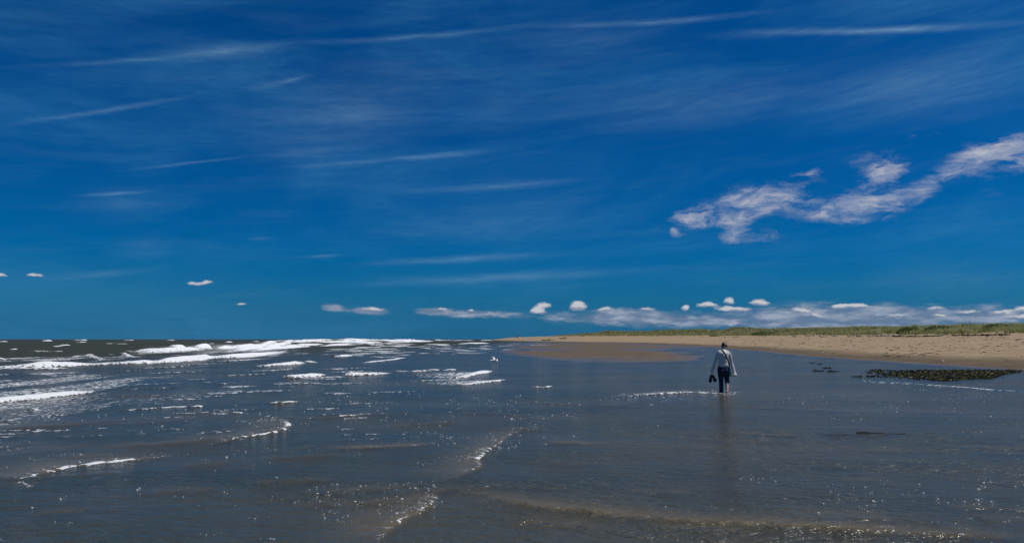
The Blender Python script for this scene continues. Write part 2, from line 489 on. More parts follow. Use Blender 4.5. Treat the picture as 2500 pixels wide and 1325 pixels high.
# far line of surf along the horizon
for i in range(46):
    t = rng.random()
    py = 830.2 + 15 * rng.random() ** 1.7
    lo = 700 + (py - 829) * 3
    hi = 1010 - abs(py - 838) * 4
    px = lo + (hi - lo) * rng.random() ** 1.25
    ln = rng.uniform(40, 170) * (1.0 if py < 840 else .7)
    up = ln * rng.uniform(.0, .02)
    crest([(px - ln / 2, py + up), (px, py), (px + ln / 2, py - up)], rng.uniform(2.2, 4.2), rng.uniform(.9, 1.2), 6, .55)
for i in range(16):
    px = rng.uniform(920, 1215); ln = rng.uniform(25, 90); py = rng.uniform(829.8, 831.6)
    crest([(px - ln / 2, py), (px + ln / 2, py - .1)], rng.uniform(1.5, 2.4), 1.05, 3, .3)
for px, py, ln in [(985, 841, 90), (1030, 848, 110), (1075, 842, 70), (1140, 839.5, 50), (1160, 839, 60), (940, 852, 90), (905, 858, 110), (960, 862, 90), (900, 849, 80)]:
    crest([(px - ln / 2, py + 1), (px + ln / 2, py - 1)], 2.2, .95, 1.5, .35)
# scattered whitecaps on the open sea
for i in range(34):
    py = 831 + 44 * rng.random() ** 1.6; px = rng.uniform(-150, 690 - (py - 829) * 6)
    ln = rng.uniform(8, 34)
    crest([(px - ln / 2, py + .4), (px + ln / 2, py - .4)], rng.uniform(1.5, 3.5), rng.uniform(.7, 1.05), .5, .2)
# lacy leftovers between the breakers
for i in range(60):
    py = rng.uniform(872, 965); px = rng.uniform(-100, 1180 - abs(py - 905) * 4)
    ln = rng.uniform(50, 220)
    crest([(px - ln / 2, py + ln * .02), (px, py + rng.uniform(-1, 1)), (px + ln / 2, py - ln * .02)], rng.uniform(.8, 2.0), rng.uniform(.38, .62), .9, .42)
for i in range(40):
    py = rng.uniform(965, 1075); px = rng.uniform(-60, 1000)
    ln = rng.uniform(50, 200)
    crest([(px - ln / 2, py + ln * .015), (px, py + rng.uniform(-1.5, 1.5)), (px + ln / 2, py - ln * .015)], rng.uniform(.5, 1.2), rng.uniform(.25, .5), .4, .25)
# thin swash fronts in the foreground
crest([(20, 1178), (60, 1166), (110, 1155), (165, 1141), (230, 1134), (300, 1127), (360, 1119), (430, 1112)], 0, .92, .12, .42, .95, h=.035, fw=1.3, bw=14)
crest([(88, 1194), (60, 1182), (33, 1172)], 0, .7, .05, .2, .5, h=.02, fw=1.3, bw=6)
crest([(480, 1090), (540, 1080), (610, 1066), (670, 1056), (700, 1047), (706, 1038), (695, 1026), (660, 1015)], 0, .58, .12, .25, .8, h=.035, fw=1.3, bw=16)
crest([(640, 1012), (560, 1005), (470, 1008), (380, 1010)], 0, .6, .1, .2, .35, h=.02, bw=6)
crest([(2620, 1318), (2420, 1312), (2200, 1304), (1950, 1288), (1700, 1277), (1500, 1258), (1300, 1236), (1150, 1204), (1060, 1196)][::-1], 0, .30, .05, .1, 1.0, h=-.0, fw=1.5, bw=11)
STROKES[-1] = (STROKES[-1][0], .026, .03, .26, .16, .05, .06, 1.0, True)
crest([(900, 1345), (940, 1300), (985, 1268), (1045, 1235), (1058, 1212), (1040, 1195)], 0, .38, .35, .22, .9, h=.018, fw=2, bw=16)
crest([(1060, 1180), (1130, 1160), (1172, 1143), (1165, 1120), (1205, 1090), (1260, 1052), (1330, 1035)], 0, .36, .30, .22, .9, h=.020, fw=2, bw=16)
crest([(780, 1095), (880, 1093), (1000, 1088), (1090, 1080)], 0, .3, .2, .1, .9, h=.016, fw=4, bw=16)
crest([(1330, 1082), (1400, 1080), (1440, 1088)], 0, .1, .1, .05, .8, h=.014, fw=5, bw=16)
crest([(1500, 972), (1560, 965), (1620, 961), (1690, 958), (1745, 961), (1800, 961)], 0, .58, .9, .42, .45, h=.035, fw=2, bw=12)
crest([(2090, 930), (2160, 934), (2250, 938), (2340, 944), (2430, 952), (2560, 958)], 0, .8, .15, .3, 0, h=.02, fw=2, bw=6)
crest([(1990, 1060), (2110, 1062), (2240, 1062)], 0, 0, .1, 0, 0, h=.03, fw=2, bw=5)
# smooth brown ripples of the wave now running out over the shallow sand
for i in range(30):
    px, py = rng.uniform(1150, 2600), rng.uniform(985, 1290)
    ln = rng.uniform(120, 420)
    crest([(px - ln / 2, py - ln * .02), (px, py + rng.uniform(-3, 3)), (px + ln / 2, py + ln * .02)], 0, 0, .1, 0, rng.uniform(.1, .45), h=rng.uniform(.006, .014), fw=10, bw=16)
for i in range(16):
    px, py = rng.uniform(0, 1100), rng.uniform(930, 1290)
    ln = rng.uniform(150, 420)
    crest([(px - ln / 2, py + ln * .03), (px, py + rng.uniform(-3, 3)), (px + ln / 2, py - ln * .03)], 0, 0, .1, 0, rng.uniform(.1, .55), h=rng.uniform(.010, .022), fw=8, bw=12)

def water(x, y):
    """height, foam, sediment at world points."""
    x = np.asarray(x, float).ravel(); y = np.asarray(y, float).ravel()
    off = -4 - x + 0.12 * np.clip(y - 40, 0, 300)             # metres seaward of the swash zone
    amp = 0.16 * sstep(0, 34, off) + 0.16 * sstep(34, 120, off)
    n = x * 0.995 + y * 0.095
    t = y - 0.095 * x
    z = np.zeros_like(x)
    for i, (wl, a_) in enumerate([(19, .50), (11.5, .42), (6.3, .26)]):
        ph = 2 * math.pi * n / wl + 5.0 * fbm(n / (wl * 2.2), t / (wl * 4.5), 50 + i, 2)
        sn = np.sin(ph)
        z += amp * a_ * (sn + .35 * np.abs(sn) ** 3) * (.45 + 1.1 * fbm(n / 26, t / 38, 60 + i, 2))
    chop = 0.010 + 0.10 * sstep(0, 60, off)
    z += chop * (fbm(n * .55, t * .30, 71, 4) - .5) * 1.2
    z += (0.012 + .02 * sstep(-6, 20, off)) * (fbm(n * 1.7, t * 1.1, 73, 3) - .5)
    z -= 0.0
    foam = np.zeros_like(x); brown = np.zeros_like(x)
    for W, h, fw, bw, f, tr, tf, br, taper in STROKES:
        mg = max(fw, bw * 2.2, tr * 2.5) + .2
        sel = np.nonzero((x > W[:, 0].min() - mg) & (x < W[:, 0].max() + mg) & (y > W[:, 1].min() - mg) & (y < W[:, 1].max() + mg))[0]
        if len(sel) == 0: continue
        d0 = float(np.median(W[:, 1]))
        qs = max(.25, d0 * .02)
        X_ = x[sel]; Y_ = y[sel]
        big_ = 1.0 if h > .06 else .35
        X_ = X_ + (fbm(X_ / qs, Y_ / qs * .4, 90, 4) - .5) * max(.12, fw * 1.5) + (fbm(X_ / (qs * 5), Y_ / (qs * 6), 190, 2) - .5) * fw * 4 * big_
        Y_ = Y_ + (fbm(X_ / qs, Y_ / qs, 95, 4) - .5) * max(.12, fw * 1.5)
        seg = W[1:] - W[:-1]; L = np.hypot(seg[:, 0], seg[:, 1]); cum = np.concatenate([[0], np.cumsum(L)])
        best = np.full(len(sel), 1e9); sd = np.zeros(len(sel)); tt = np.zeros(len(sel))
        for k in range(len(seg)):
            ux, uy = seg[k] / max(L[k], 1e-6)
            rx, ry = X_ - W[k, 0], Y_ - W[k, 1]
            al = np.clip(rx * ux + ry * uy, 0, L[k])
            ex, ey = rx - al * ux, ry - al * uy
            dd = np.hypot(ex, ey)
            m = dd < best
            best[m] = dd[m]
            side = (rx * uy - ry * ux)            # >0: to the right of the line, towards the shore
            sd[m] = np.where(side[m] > 0, dd[m], -dd[m])
            tt[m] = (k + al[m] / max(L[k], 1e-6)) / len(seg)
        if taper:
            e = sstep(0, .30, tt) * (1 - sstep(.70, 1.0, tt))
        else: e = 1.0
        e = .08 + .92 * e
        e = np.where((tt <= 1e-4) | (tt >= 1 - 1e-4), e * np.exp(-(best / max(fw, .05)) ** 2), e)
        var = .30 + 1.35 * fbm(X_ / max(.6, d0 * .05) , Y_ / max(.6, d0 * .08), 33, 3)
        fr = np.where(sd > 0, 1 - sstep(0, fw, sd), np.exp(-(sd / bw) ** 2))
        z[sel] = np.maximum(z[sel], z[sel] * (1 - fr * e * .6) + h * fr * e * np.clip(var, .5, 1.25))
        fo = np.where(sd > 0, f * (1 - sstep(fw * .45, fw * 1.15, sd)), np.maximum(f * np.exp(-(sd / (fw * .9 + .02)) ** 2), tf * np.exp(-np.abs(sd) / tr)))
        foam[sel] = np.maximum(foam[sel], fo * e * np.clip(var, .35, 1.15))
        if br:
            bb = np.where(sd > 0, 1 - sstep(0, fw * 1.5, sd), np.exp(-(sd / (bw * 1.5)) ** 2))
            brown[sel] = np.maximum(brown[sel], br * bb * e)
    surf = sstep(-2, 14, off) * (1 - sstep(38, 56, off)) * (1 - sstep(260, 420, y))
    st = fbm(n * .55, t * .10, 121, 4); st2 = fbm(n * .12, t * .04, 131, 3)
    foam = np.maximum(foam, surf * np.clip(.02 + 1.6 * (st - .5) + 1.2 * (st2 - .5), 0, .36 + .06 * sstep(45, 70, y)))
    return z, foam, brown

r = np.concatenate([np.geomspace(15, 45, 330, endpoint=False), np.geomspace(45, 1200, 520, endpoint=False), np.geomspace(1200, 14000, 45)])
a = np.linspace(R(-40), R(40), 820)
X, Y = fan(r, a)
keep = X < shore_x(Y) + 12
Z, FO, BR = water(X, Y)
Z = Z.reshape(X.shape)
far = sstep(1500, 4000, np.hypot(X, Y))
Z = Z * (1 - far)
me = grid_mesh('sea', np.stack([X, Y, Z], -1))
attr(me, 'foam', FO); attr(me, 'silt', BR)
OFF = sstep(0, 60, -4 - X + 0.12 * np.clip(Y - 40, 0, 300))
attr(me, 'offshore', OFF)

def water_material():
    m = Mat('sea_water')
    p = m.pos()
    silt = m.attr('silt'); foam = m.attr('foam'); off = m.attr('offshore')
    patch = m.noise(m.mapping(p, (.10, .22, 1)), 1, 4, 0.55)
    body = m.mix(m.rng(patch, .35, .68), (.046, .047, .033), (.076, .066, .038))
    body = m.mix(off, body, (.048, .050, .034))
    body = m.mix(silt, body, (.135, .104, .054))
    m.val(m.b.inputs['Base Color'], body)
    m.b.inputs['IOR'].default_value = 1.33
    m.val(m.b.inputs['Roughness'], m.math('MULTIPLY_ADD', off, .12, .16))
    # wind ripples: crests lie across the wind, a few centimetres high
    rip1 = m.noise(m.mapping(p, (3.2, 5.5, 1), (0, 0, R(12))), 1, 3, 0.6, .3)
    rip2 = m.noise(m.mapping(p, (9, 17, 1), (0, 0, R(-8))), 1, 3, 0.6, .2)
    swell = m.noise(m.mapping(p, (.5, 1.0, 1), (0, 0, R(8))), 1, 3, 0.55)
    calm = m.rng(m.noise(m.mapping(p, (.16, .40, 1)), 1, 3, .6), .34, .66, .40, 1.0)
    n = m.bump(swell, .26, m.math('MULTIPLY_ADD', off, 1.0, .40))
    n = m.bump(rip1, .125, calm, n)
    n = m.bump(rip2, .040, calm, n)
    m.val(m.b.inputs['Normal'], n)
    turbid = m.new('ShaderNodeBsdfDiffuse')
    m.val(turbid.inputs['Color'], body); m.L.new(n, turbid.inputs['Normal'])
    wmix = m.new('ShaderNodeMixShader')
    m.val(wmix.inputs[0], m.math('MULTIPLY_ADD', off, .62, .12))
    m.L.new(m.b.outputs[0], wmix.inputs[1]); m.L.new(turbid.outputs[0], wmix.inputs[2])
    # foam
    f1 = m.noise(m.mapping(p, (5, 3.2, 5)), 1, 7, 0.68, .6)
    f2 = m.noise(m.mapping(p, (30, 22, 26)), 1, 5, 0.65)
    v = m.new('ShaderNodeTexVoronoi', feature='DISTANCE_TO_EDGE'); m.L.new(m.mapping(p, (3.2, 2.0, 3)), v.inputs['Vector']); v.inputs['Scale'].default_value = 1.6
    lace = m.rng(v.outputs['Distance'], .16, .0)
    tex = m.math('MULTIPLY_ADD', f1, .75, m.math('MULTIPLY', f2, .35))
    tex = m.math('MULTIPLY_ADD', lace, .12, tex)
    k = m.math('ADD', m.math('MULTIPLY', foam, 1.0), tex)
    tex = m.rng(tex, .34, .78)
    k = m.math('ADD', foam, tex)
    mask = m.math('MULTIPLY', m.rng(k, 1.0, 1.22), m.rng(foam, .05, .3))
    fb = m.new('ShaderNodeBsdfPrincipled')
    fb.inputs['Base Color'].default_value = (.82, .83, .84, 1)
    fb.inputs['Roughness'].default_value = .75
    fb.inputs['Specular IOR Level'].default_value = .3
    fb.inputs['Subsurface Weight'].default_value = 0.0
    m.L.new(m.bump(m.math('ADD', f1, f2), .10, .6), fb.inputs['Normal'])
    ms = m.new('ShaderNodeMixShader')
    m.L.new(mask, ms.inputs[0]); m.L.new(wmix.outputs[0], ms.inputs[1]); m.L.new(fb.outputs[0], ms.inputs[2])
    m.L.new(ms.outputs[0], m.out.inputs['Surface'])
    return m.m

sea = link('sea', me, water_material())
tag(sea, 'dark blue grey shallow sea with brown swash and white surf', kind='structure')

# ------------------------------------------------------------------ floating foam flecks (uncountable)
def flecks():
    pts = []
    def scatter(n, x0, x1, y0, y1, s0, s1, clump=0.5):
        k = 0
        while k < n:
            px, py = rng.uniform(x0, x1), rng.uniform(y0, y1)
            if vnoise(px / 130., py / 28., 5) < clump: continue
            m = 1 if rng.random() < .6 else rng.integers(2, 6)
            for j in range(m):
                pts.append((px + rng.normal() * 14 * (j > 0), py + rng.normal() * 3 * (j > 0), rng.uniform(s0, s1) * (rng.random() ** 2 * .8 + .35)))
                k += 1
    def along(poly, n, jx, jy, s0, s1):
        P = np.array(poly, float)
        for i in range(n):
            t = rng.random() * (len(P) - 1); k = int(t); f = t - k
            q = P[k] * (1 - f) + P[k + 1] * f
            pts.append((q[0] + rng.normal() * jx, q[1] + rng.normal() * jy, rng.uniform(s0, s1) * (rng.random() ** 2 * .8 + .35)))
    scatter(300, -60, 1280, 985, 1110, 5, 13, .45)
    scatter(330, 900, 1420, 975, 1085, 4, 10, .35)
    scatter(140, -60, 900, 1090, 1325, 6, 14, .5)
    scatter(130, 760, 1080, 1175, 1330, 6, 17, .35)
    scatter(150, 1780, 2560, 965, 1025, 4, 9, .48)
    scatter(70, 1950, 2560, 1160, 1325, 7, 17, .45)
    scatter(50, 1080, 2560, 1040, 1325, 5, 12, .5)
    scatter(200, 600, 1300, 930, 985, 4, 9, .5)
    along([(1500, 972), (1600, 963), (1690, 958), (1800, 960)], 260, 10, 4, 3, 9)
    along([(1500, 978), (1600, 972), (1750, 972)], 130, 30, 6, 3, 7)
    along([(1740, 958), (1768, 962), (1800, 958)], 90, 4, 3, 4, 10)
    along([(2100, 931), (2250, 938), (2500, 956)], 170, 8, 2, 3, 9)
    along([(2200, 945), (2500, 970)], 80, 30, 6, 3, 7)
    along([(1820, 1166), (1950, 1176), (2120, 1195), (2260, 1212), (2420, 1228)], 85, 20, 5, 5, 13)
    along([(920, 1320), (985, 1262), (1045, 1232), (1035, 1190)], 70, 14, 8, 6, 14)
    along([(1000, 1140), (1100, 1122), (1180, 1112), (1250, 1052), (1330, 1040)], 110, 14, 5, 4, 11)
    along([(1585, 985), (1592, 990)], 7, 5, 2, 6, 9)
    along([(40, 1168), (165, 1139), (300, 1124), (430, 1111)], 160, 12, 4, 4, 10)
    along([(500, 1085), (610, 1064), (700, 1045), (700, 1030), (640, 1010)], 110, 8, 3, 4, 12)
    V, T = [], []
    xy = np.array([ground(p[0], p[1]) for p in pts]); wz = water(xy[:, 0], xy[:, 1])[0]
    for (px, py, s), (x, y), z in zip(pts, xy, wz):
        w = min(s * y / F * .145, .06)                  # half width in metres
        l = w * rng.uniform(.4, .9) * (1.0 + min(y / 25, 1.0)); w *= rng.uniform(.7, 1.7)
        k = 9; b = len(V)
        ang = rng.uniform(-.5, .5); ca, sa = math.cos(ang), math.sin(ang)
        rad = 1 + .45 * (rng.random(k) - .5)
        hh = min(w * .30, .010)
        for q, (rr, zz) in enumerate(((1.0, -.004), (.72, hh * .75))):
            for i in range(k):
                th = 2 * math.pi * i / k
                ex, ey = math.cos(th) * w * rad[i] * rr, math.sin(th) * l * rad[i] * rr
                V.append((x + ex * ca - ey * sa, y + ex * sa + ey * ca, z + zz))
        V.append((x, y, z + hh))
        for i in range(k):
            j = (i + 1) % k
            T += [(b + i, b + j, b + k + j), (b + i, b + k + j, b + k + i), (b + k + i, b + k + j, b + 2 * k)]
    return tri_mesh('foam_flecks', V, T)

fm = Mat('foam_bubbles')
fm.b.inputs['Base Color'].default_value = (.88, .88, .86, 1)
fm.b.inputs['Roughness'].default_value = .35
fm.val(fm.b.inputs['Normal'], fm.bump(fm.noise(fm.pos(), 140, 3), .006))
fl = link('foam', flecks(), fm.m)
tag(fl, 'scattered white flecks and bubbles of foam drifting on the shallow water', 'foam', kind='stuff')

# ------------------------------------------------------------------ mesh building blocks
def sz(x, y): return float(sand_z(np.array([x]), np.array([y]))[0])

def sand_hit(px, py):
    d = ray(px, py)
    ts = np.geomspace(20, 1500, 1600)
    x, y, z = d.x * ts, d.y * ts, EYE + d.z * ts
    g = sand_z(x, y)
    i = np.nonzero(z <= np.maximum(g, 0))[0]
    k = i[0] if len(i) else len(ts) - 1
    return float(x[k]), float(y[k]), float(max(g[k], 0))

def loft(bm, rings, n=14):
    """rings: (centre, a, b) half-axis vectors; closed tube with caps."""
    prev = None
    for c, a_, b_ in rings:
        c, a_, b_ = Vector(c), Vector(a_), Vector(b_)
        vs_ = [bm.verts.new(c + a_ * math.cos(2 * math.pi * i / n) + b_ * math.sin(2 * math.pi * i / n)) for i in range(n)]
        if prev:
            for i in range(n):
                bm.faces.new((prev[i], prev[(i + 1) % n], vs_[(i + 1) % n], vs_[i]))
        else: bm.faces.new(vs_[::-1])
        prev = vs_
    bm.faces.new(prev)

def tube(bm, pts, rad, n=10, flat=1.0, up=(0, 0, 1), dome=True):
    P = [Vector(p) for p in pts]
    rad = list(rad)
    if dome:
        d0 = (P[1] - P[0]).normalized(); d1 = (P[-1] - P[-2]).normalized()
        P = [P[0] - d0 * rad[0] * .85, P[0] - d0 * rad[0] * .45] + P + [P[-1] + d1 * rad[-1] * .45, P[-1] + d1 * rad[-1] * .85]
        rad = [rad[0] * .3, rad[0] * .8] + rad + [rad[-1] * .8, rad[-1] * .3]
    rings, last = [], None
    for i, p in enumerate(P):
        t = (P[min(i + 1, len(P) - 1)] - P[max(i - 1, 0)]).normalized()
        a_ = Vector(up).cross(t) if last is None else last - t * last.dot(t)
        if a_.length < 1e-3: a_ = Vector((1, 0, 0)).cross(t)
        a_.normalize(); b_ = t.cross(a_); last = a_
        rings.append((p, a_ * rad[i], b_ * rad[i] * flat))
    loft(bm, rings, n)

def ball(bm, c, r, rot=None, sub=2, jitter=0.0):
    k = bmesh.ops.create_icosphere(bm, subdivisions=sub, radius=1.0)
    for v in k['verts']:
        p = Vector((v.co.x * r[0], v.co.y * r[1], v.co.z * r[2]))
        if jitter: p *= 1 + jitter * (random.random() - .5)
        if rot: p = rot @ p
        v.co = p + Vector(c)

def bm_obj(name, bm, mat, parent=None, smooth=True):
    bmesh.ops.recalc_face_normals(bm, faces=bm.faces)
    me = bpy.data.meshes.new(name); bm.to_mesh(me); bm.free()
    return link(name, me, mat, parent, smooth)

def remesh(o, voxel, smooth=4):
    m = o.modifiers.new('remesh', 'REMESH'); m.mode = 'VOXEL'; m.voxel_size = voxel; m.use_smooth_shade = True
    s = o.modifiers.new('smooth', 'SMOOTH'); s.factor = .5; s.iterations = smooth

def crumple(o, strength, size):
    t = bpy.data.textures.new(o.name + '_folds', 'CLOUDS'); t.noise_scale = size; t.noise_depth = 2
    m = o.modifiers.new('folds', 'DISPLACE'); m.texture = t; m.strength = strength; m.mid_level = .5; m.texture_coords = 'LOCAL'

# ------------------------------------------------------------------ dune grass
def blade_arrays(bx, by, bz, n, h0, h1, spread, width, wind=(-.35, -.1), seed=0):
    g = np.random.default_rng(seed)
    K = len(bx) * n
    x = np.repeat(bx, n) + g.normal(0, spread, K); y = np.repeat(by, n) + g.normal(0, spread, K); z = np.repeat(bz, n) - .05
    h = g.uniform(h0, h1, K); w = np.repeat(width, n) * g.uniform(.6, 1.2, K)
    th = g.uniform(0, math.pi, K); dx, dy = np.cos(th) * w / 2, np.sin(th) * w / 2
    lx = wind[0] * h + g.normal(0, .22, K) * h; ly = wind[1] * h + g.normal(0, .22, K) * h
    V = np.empty((K, 5, 3))
    V[:, 0] = np.stack([x - dx, y - dy, z], -1); V[:, 1] = np.stack([x + dx, y + dy, z], -1)
    mx, my, mz = x + lx * .35, y + ly * .35, z + h * .62
    V[:, 2] = np.stack([mx - dx * .7, my - dy * .7, mz], -1); V[:, 3] = np.stack([mx + dx * .7, my + dy * .7, mz], -1)
    V[:, 4] = np.stack([x + lx, y + ly, z + h * (1 - .12 * (lx ** 2 + ly ** 2) / h ** 2)], -1)
    b = np.arange(K)[:, None] * 5
    T = np.concatenate([b + [0, 1, 3], b + [0, 3, 2], b + [2, 3, 4]])
    tone = np.repeat(np.repeat(g.random(len(bx)), n) * .75 + g.random(K) * .25, 5)
    tip = np.tile([0, 0, .6, .6, 1.0], K)
    return V.reshape(-1, 3), T, tone, tip

def grass_material(name, dark, mid, straw):
    m = Mat(name)
    tone, tip = m.attr('tone'), m.attr('tip')
    c = m.mix(m.rng(tone, .15, .6), dark, mid)
    c = m.mix(m.math('MULTIPLY', m.rng(tone, .55, .95), .8), c, straw)
    c = m.mix(m.math('MULTIPLY', m.rng(tip, .4, 1.0), .35), c, straw)
    m.val(m.b.inputs['Base Color'], c)
    m.b.inputs['Roughness'].default_value = .6
    m.b.inputs['Specular IOR Level'].default_value = .25
    tr = m.new('ShaderNodeBsdfTranslucent'); m.val(tr.inputs['Color'], c)
    ms = m.new('ShaderNodeMixShader'); ms.inputs[0].default_value = .42
    m.L.new(m.b.outputs[0], ms.inputs[1]); m.L.new(tr.outputs[0], ms.inputs[2]); m.L.new(ms.outputs[0], m.out.inputs['Surface'])
    return m.m
MAT_GRASS = grass_material('dune_grass', (.105, .135, .040), (.29, .315, .095), (.60, .55, .34))
MAT_SHRUB = grass_material('shrub_leaf', (.050, .085, .028), (.145, .21, .058), (.26, .29, .11))

def add_blades(name, parts, mat, parent=None):
    Vs, Ts, tn, tp, b = [], [], [], [], 0
    for V, T, t1, t2 in parts:
        Vs.append(V); Ts.append(T + b); tn.append(t1); tp.append(t2); b += len(V)
    me = tri_mesh(name, np.concatenate(Vs), np.concatenate(Ts))
    attr(me, 'tone', np.concatenate(tn)); attr(me, 'tip', np.concatenate(tp))
    return link(name, me, mat, parent, smooth=False)

def dune_grass():
    g = np.random.default_rng(12)
    N = 60000
    y = np.exp(g.uniform(math.log(78), math.log(770), N))
    s = 30 + 43 * g.random(N) ** 1.35
    x = shore_x(y) + s
    v = sstep(31.5, 35, s + 5 * (fbm(x * .09, y * .06, 9, 3) - .5)) * (1 - sstep(640, 770, y))
    patch = fbm(x * .22, y * .16, 77, 3)
    ok = (g.random(N) < v * sstep(.30, .46, patch)) & (x < y * .95 + 15)
    x, y, s = x[ok][:17000], y[ok][:17000], s[ok][:17000]
    z = sand_z(x, y)
    wid = np.clip(.035 + y * .00022, .04, .16)
    return blade_arrays(x, y, z, 8, .5, 1.05, .22, wid, seed=3)
gr = add_blades('dune_grass', [dune_grass()], MAT_GRASS)
tag(gr, 'green and straw coloured marram grass covering the low dunes', 'grass', kind='stuff')

# a few denser shrubs that stand out of the grass
MAT_STEM = simple_mat('stem_bark', (.10, .075, .05), .9, .3, 20)
def shrub(name, px, py, w, h, label, n=260):
    x, y, z = sand_hit(px, py)
    y += w * .4; x += (px - 1250) / F * w * .4; z = sz(x, y)
    root = empty(name, (x, y, z - .1))
    g = np.random.default_rng(int(px))
    th = g.uniform(0, 2 * math.pi, n); rr = np.sqrt(g.random(n)) * w / 2
    lob = .75 + .5 * vnoise(np.cos(th) * 2 + 5, np.sin(th) * 2, int(px))
    bx, by = np.cos(th) * rr * lob, np.sin(th) * rr * lob * .8
    top = h * np.sqrt(np.clip(1 - (rr / (w / 2)) ** 2 * .85, 0, 1)) * (.7 + .5 * g.random(n))
    bz = g.random(n) ** .6 * top * .75
    add_blades('foliage', [blade_arrays(bx, by, bz, 6, .22, .5, .12, np.full(n, .09), wind=(-.15, 0), seed=int(px))], MAT_SHRUB, root)
    bm = bmesh.new()
    for i in range(5):
        a_ = i * 1.3 + px
        tube(bm, [(0.1 * math.cos(a_), .1 * math.sin(a_), -.2), (.2 * w * math.cos(a_), .2 * w * math.sin(a_), h * .35), (.33 * w * math.cos(a_), .33 * w * math.sin(a_), h * .7)], [.05, .035, .015], 6)
    bm_obj('stem', bm, MAT_STEM, root)
    tag(root, label, 'shrub')
shrub('dune_shrub', 2222, 815, 4.4, 1.7, 'dark green shrub leaning out at the gap in the dune grass', 420)
shrub('dune_shrub', 2290, 812, 5.5, 1.35, 'broad green shrub growing beside the darker shrub on the dune edge', 420)
shrub('dune_shrub', 2440, 806, 5.0, 1.1, 'low green shrub above the sloping sand at the end of the dune', 260)
shrub('dune_shrub', 1872, 819, 11.0, 1.7, 'rounded dark green shrub mound on the long grassy dune', 420)

def lone_tree():
    y = 470.0; x = (1797 - 1250) / F * y * 1.0
    z = sz(x, y)
    top = at_depth(1797, 799.5, y).z
    root = empty('tree', (x, y, z - .2))
    H = top - z + .2
    bm = bmesh.new()
    tube(bm, [(0, 0, 0), (.1, 0, H * .4), (0, .1, H * .75)], [.22, .15, .07], 7)
    tube(bm, [(.05, 0, H * .4), (.6, .1, H * .7)], [.09, .04], 6)
    tube(bm, [(.05, 0, H * .45), (-.5, -.1, H * .72)], [.09, .04], 6)
    bm_obj('trunk', bm, MAT_STEM, root)
    g = np.random.default_rng(4); n = 160
    v = g.normal(0, 1, (n, 3)); v /= np.linalg.norm(v, axis=1)[:, None]
    v *= (g.random(n) ** .5)[:, None] * np.array([1.1, 1.1, H * .26])
    add_blades('crown', [blade_arrays(v[:, 0], v[:, 1], v[:, 2] + H * .68, 5, .2, .5, .15, np.full(n, .16), wind=(-.2, 0), seed=8)], MAT_SHRUB, root)
    tag(root, 'tiny lone dark tree showing above the dune crest', 'tree')
lone_tree()

# ------------------------------------------------------------------ driftwood
MAT_WOOD = simple_mat('bleached_wood', (.42, .36, .29), .85, .3, 9, .01, .2)
MAT_DARKWOOD = simple_mat('dark_wet_wood', (.022, .018, .014), .8, .4, 9, .01, .12)
def driftwood(name, x, y, z, length, rad, ang, mat, label, group=None, branches=1, seed=0, lift=0.0):
    q = random.Random(seed)
    root = empty(name, (x, y, z), ang)
    bm = bmesh.new()
    n = 7
    pts = [((i / (n - 1) - .5) * length, q.uniform(-.05, .05) * length, rad * .55 + lift * i / (n - 1) + q.uniform(0, rad * .5)) for i in range(n)]
    rr = [rad * (1 - .5 * i / (n - 1)) * q.uniform(.8, 1.15) for i in range(n)]
    tube(bm, pts, rr, 8)
    bm_obj('trunk', bm, mat, root)
    for k in range(branches):
        i = q.randrange(1, n - 1); s = q.choice((-1, 1)); p = Vector(pts[i])
        bm = bmesh.new()
        L_ = length * q.uniform(.12, .3)
        tube(bm, [p, p + Vector((L_ * .5, s * L_ * .4, L_ * .35)), p + Vector((L_ * .8, s * L_ * .6, L_ * q.uniform(.5, .9)))], [rad * .5, rad * .35, rad * .15], 6)
        bm_obj('branch', bm, mat, root)
    tag(root, label, 'driftwood', group)
    return root

G1 = 'bleached driftwood pieces along the dune foot'
L1 = 'small bleached driftwood piece lying along the foot of the grassy dunes'
q = random.Random(5)
for i in range(26):
    px = q.uniform(1700, 2200); py = 822.3 - 1.2 * (px - 1700) / 500 + q.uniform(-.8, .8)
    x, y, z = sand_hit(px, py)
    driftwood('driftwood', x, y, z, q.uniform(.8, 2.4), q.uniform(.09, .2), q.uniform(-.6, .6), MAT_WOOD, L1, G1, 1, i)
G2 = 'dark driftwood logs in the strand line below the shrubs'
L2 = 'long thin dark driftwood log lying in the strand line below the dune shrubs'
for i, (p0, p1, py) in enumerate([(2182, 2222, 821.5), (2218, 2262, 822.2), (2258, 2300, 821.4), (2292, 2318, 818.6), (2326, 2348, 819.6), (2350, 2400, 819.8), (2398, 2432, 819.2), (2440, 2464, 818.4)]):
    x, y, z = sand_hit((p0 + p1) / 2, py)
    driftwood('driftwood_log', x, y, z, (p1 - p0) / F * y * 1.15, .10, q.uniform(-.1, .1), MAT_DARKWOOD if i not in (3,) else MAT_WOOD, L2 if i != 3 else 'pale bleached log resting on the strand line of dark logs', G2 if i != 3 else None, 2, 40 + i)
x, y, z = sand_hit(1667, 822)
driftwood('driftwood_branch', x, y, z, 3.0, .16, .3, MAT_WOOD, 'pale forked driftwood branch alone on the sand before the dunes', None, 2, 91, lift=.5)
x, y, z = sand_hit(1745, 821)
r_ = driftwood('driftwood_stump', x, y, z, 3.4, .16, -.2, MAT_DARKWOOD, 'dark driftwood snag with an upright bleached root by the dune foot', None, 2, 92)
bm = bmesh.new(); tube(bm, [(.3, 0, .1), (.5, .05, .6), (.75, 0, 1.15)], [.14, .13, .16], 8); bm_obj('root', bm, MAT_WOOD, r_)
x, y, z = sand_hit(1345, 831)
driftwood('driftwood_log', x, y, z, 44 / F * y, .30, .05, MAT_DARKWOOD, 'long dark log stranded at the edge of the far wet flats', None, 1, 93)
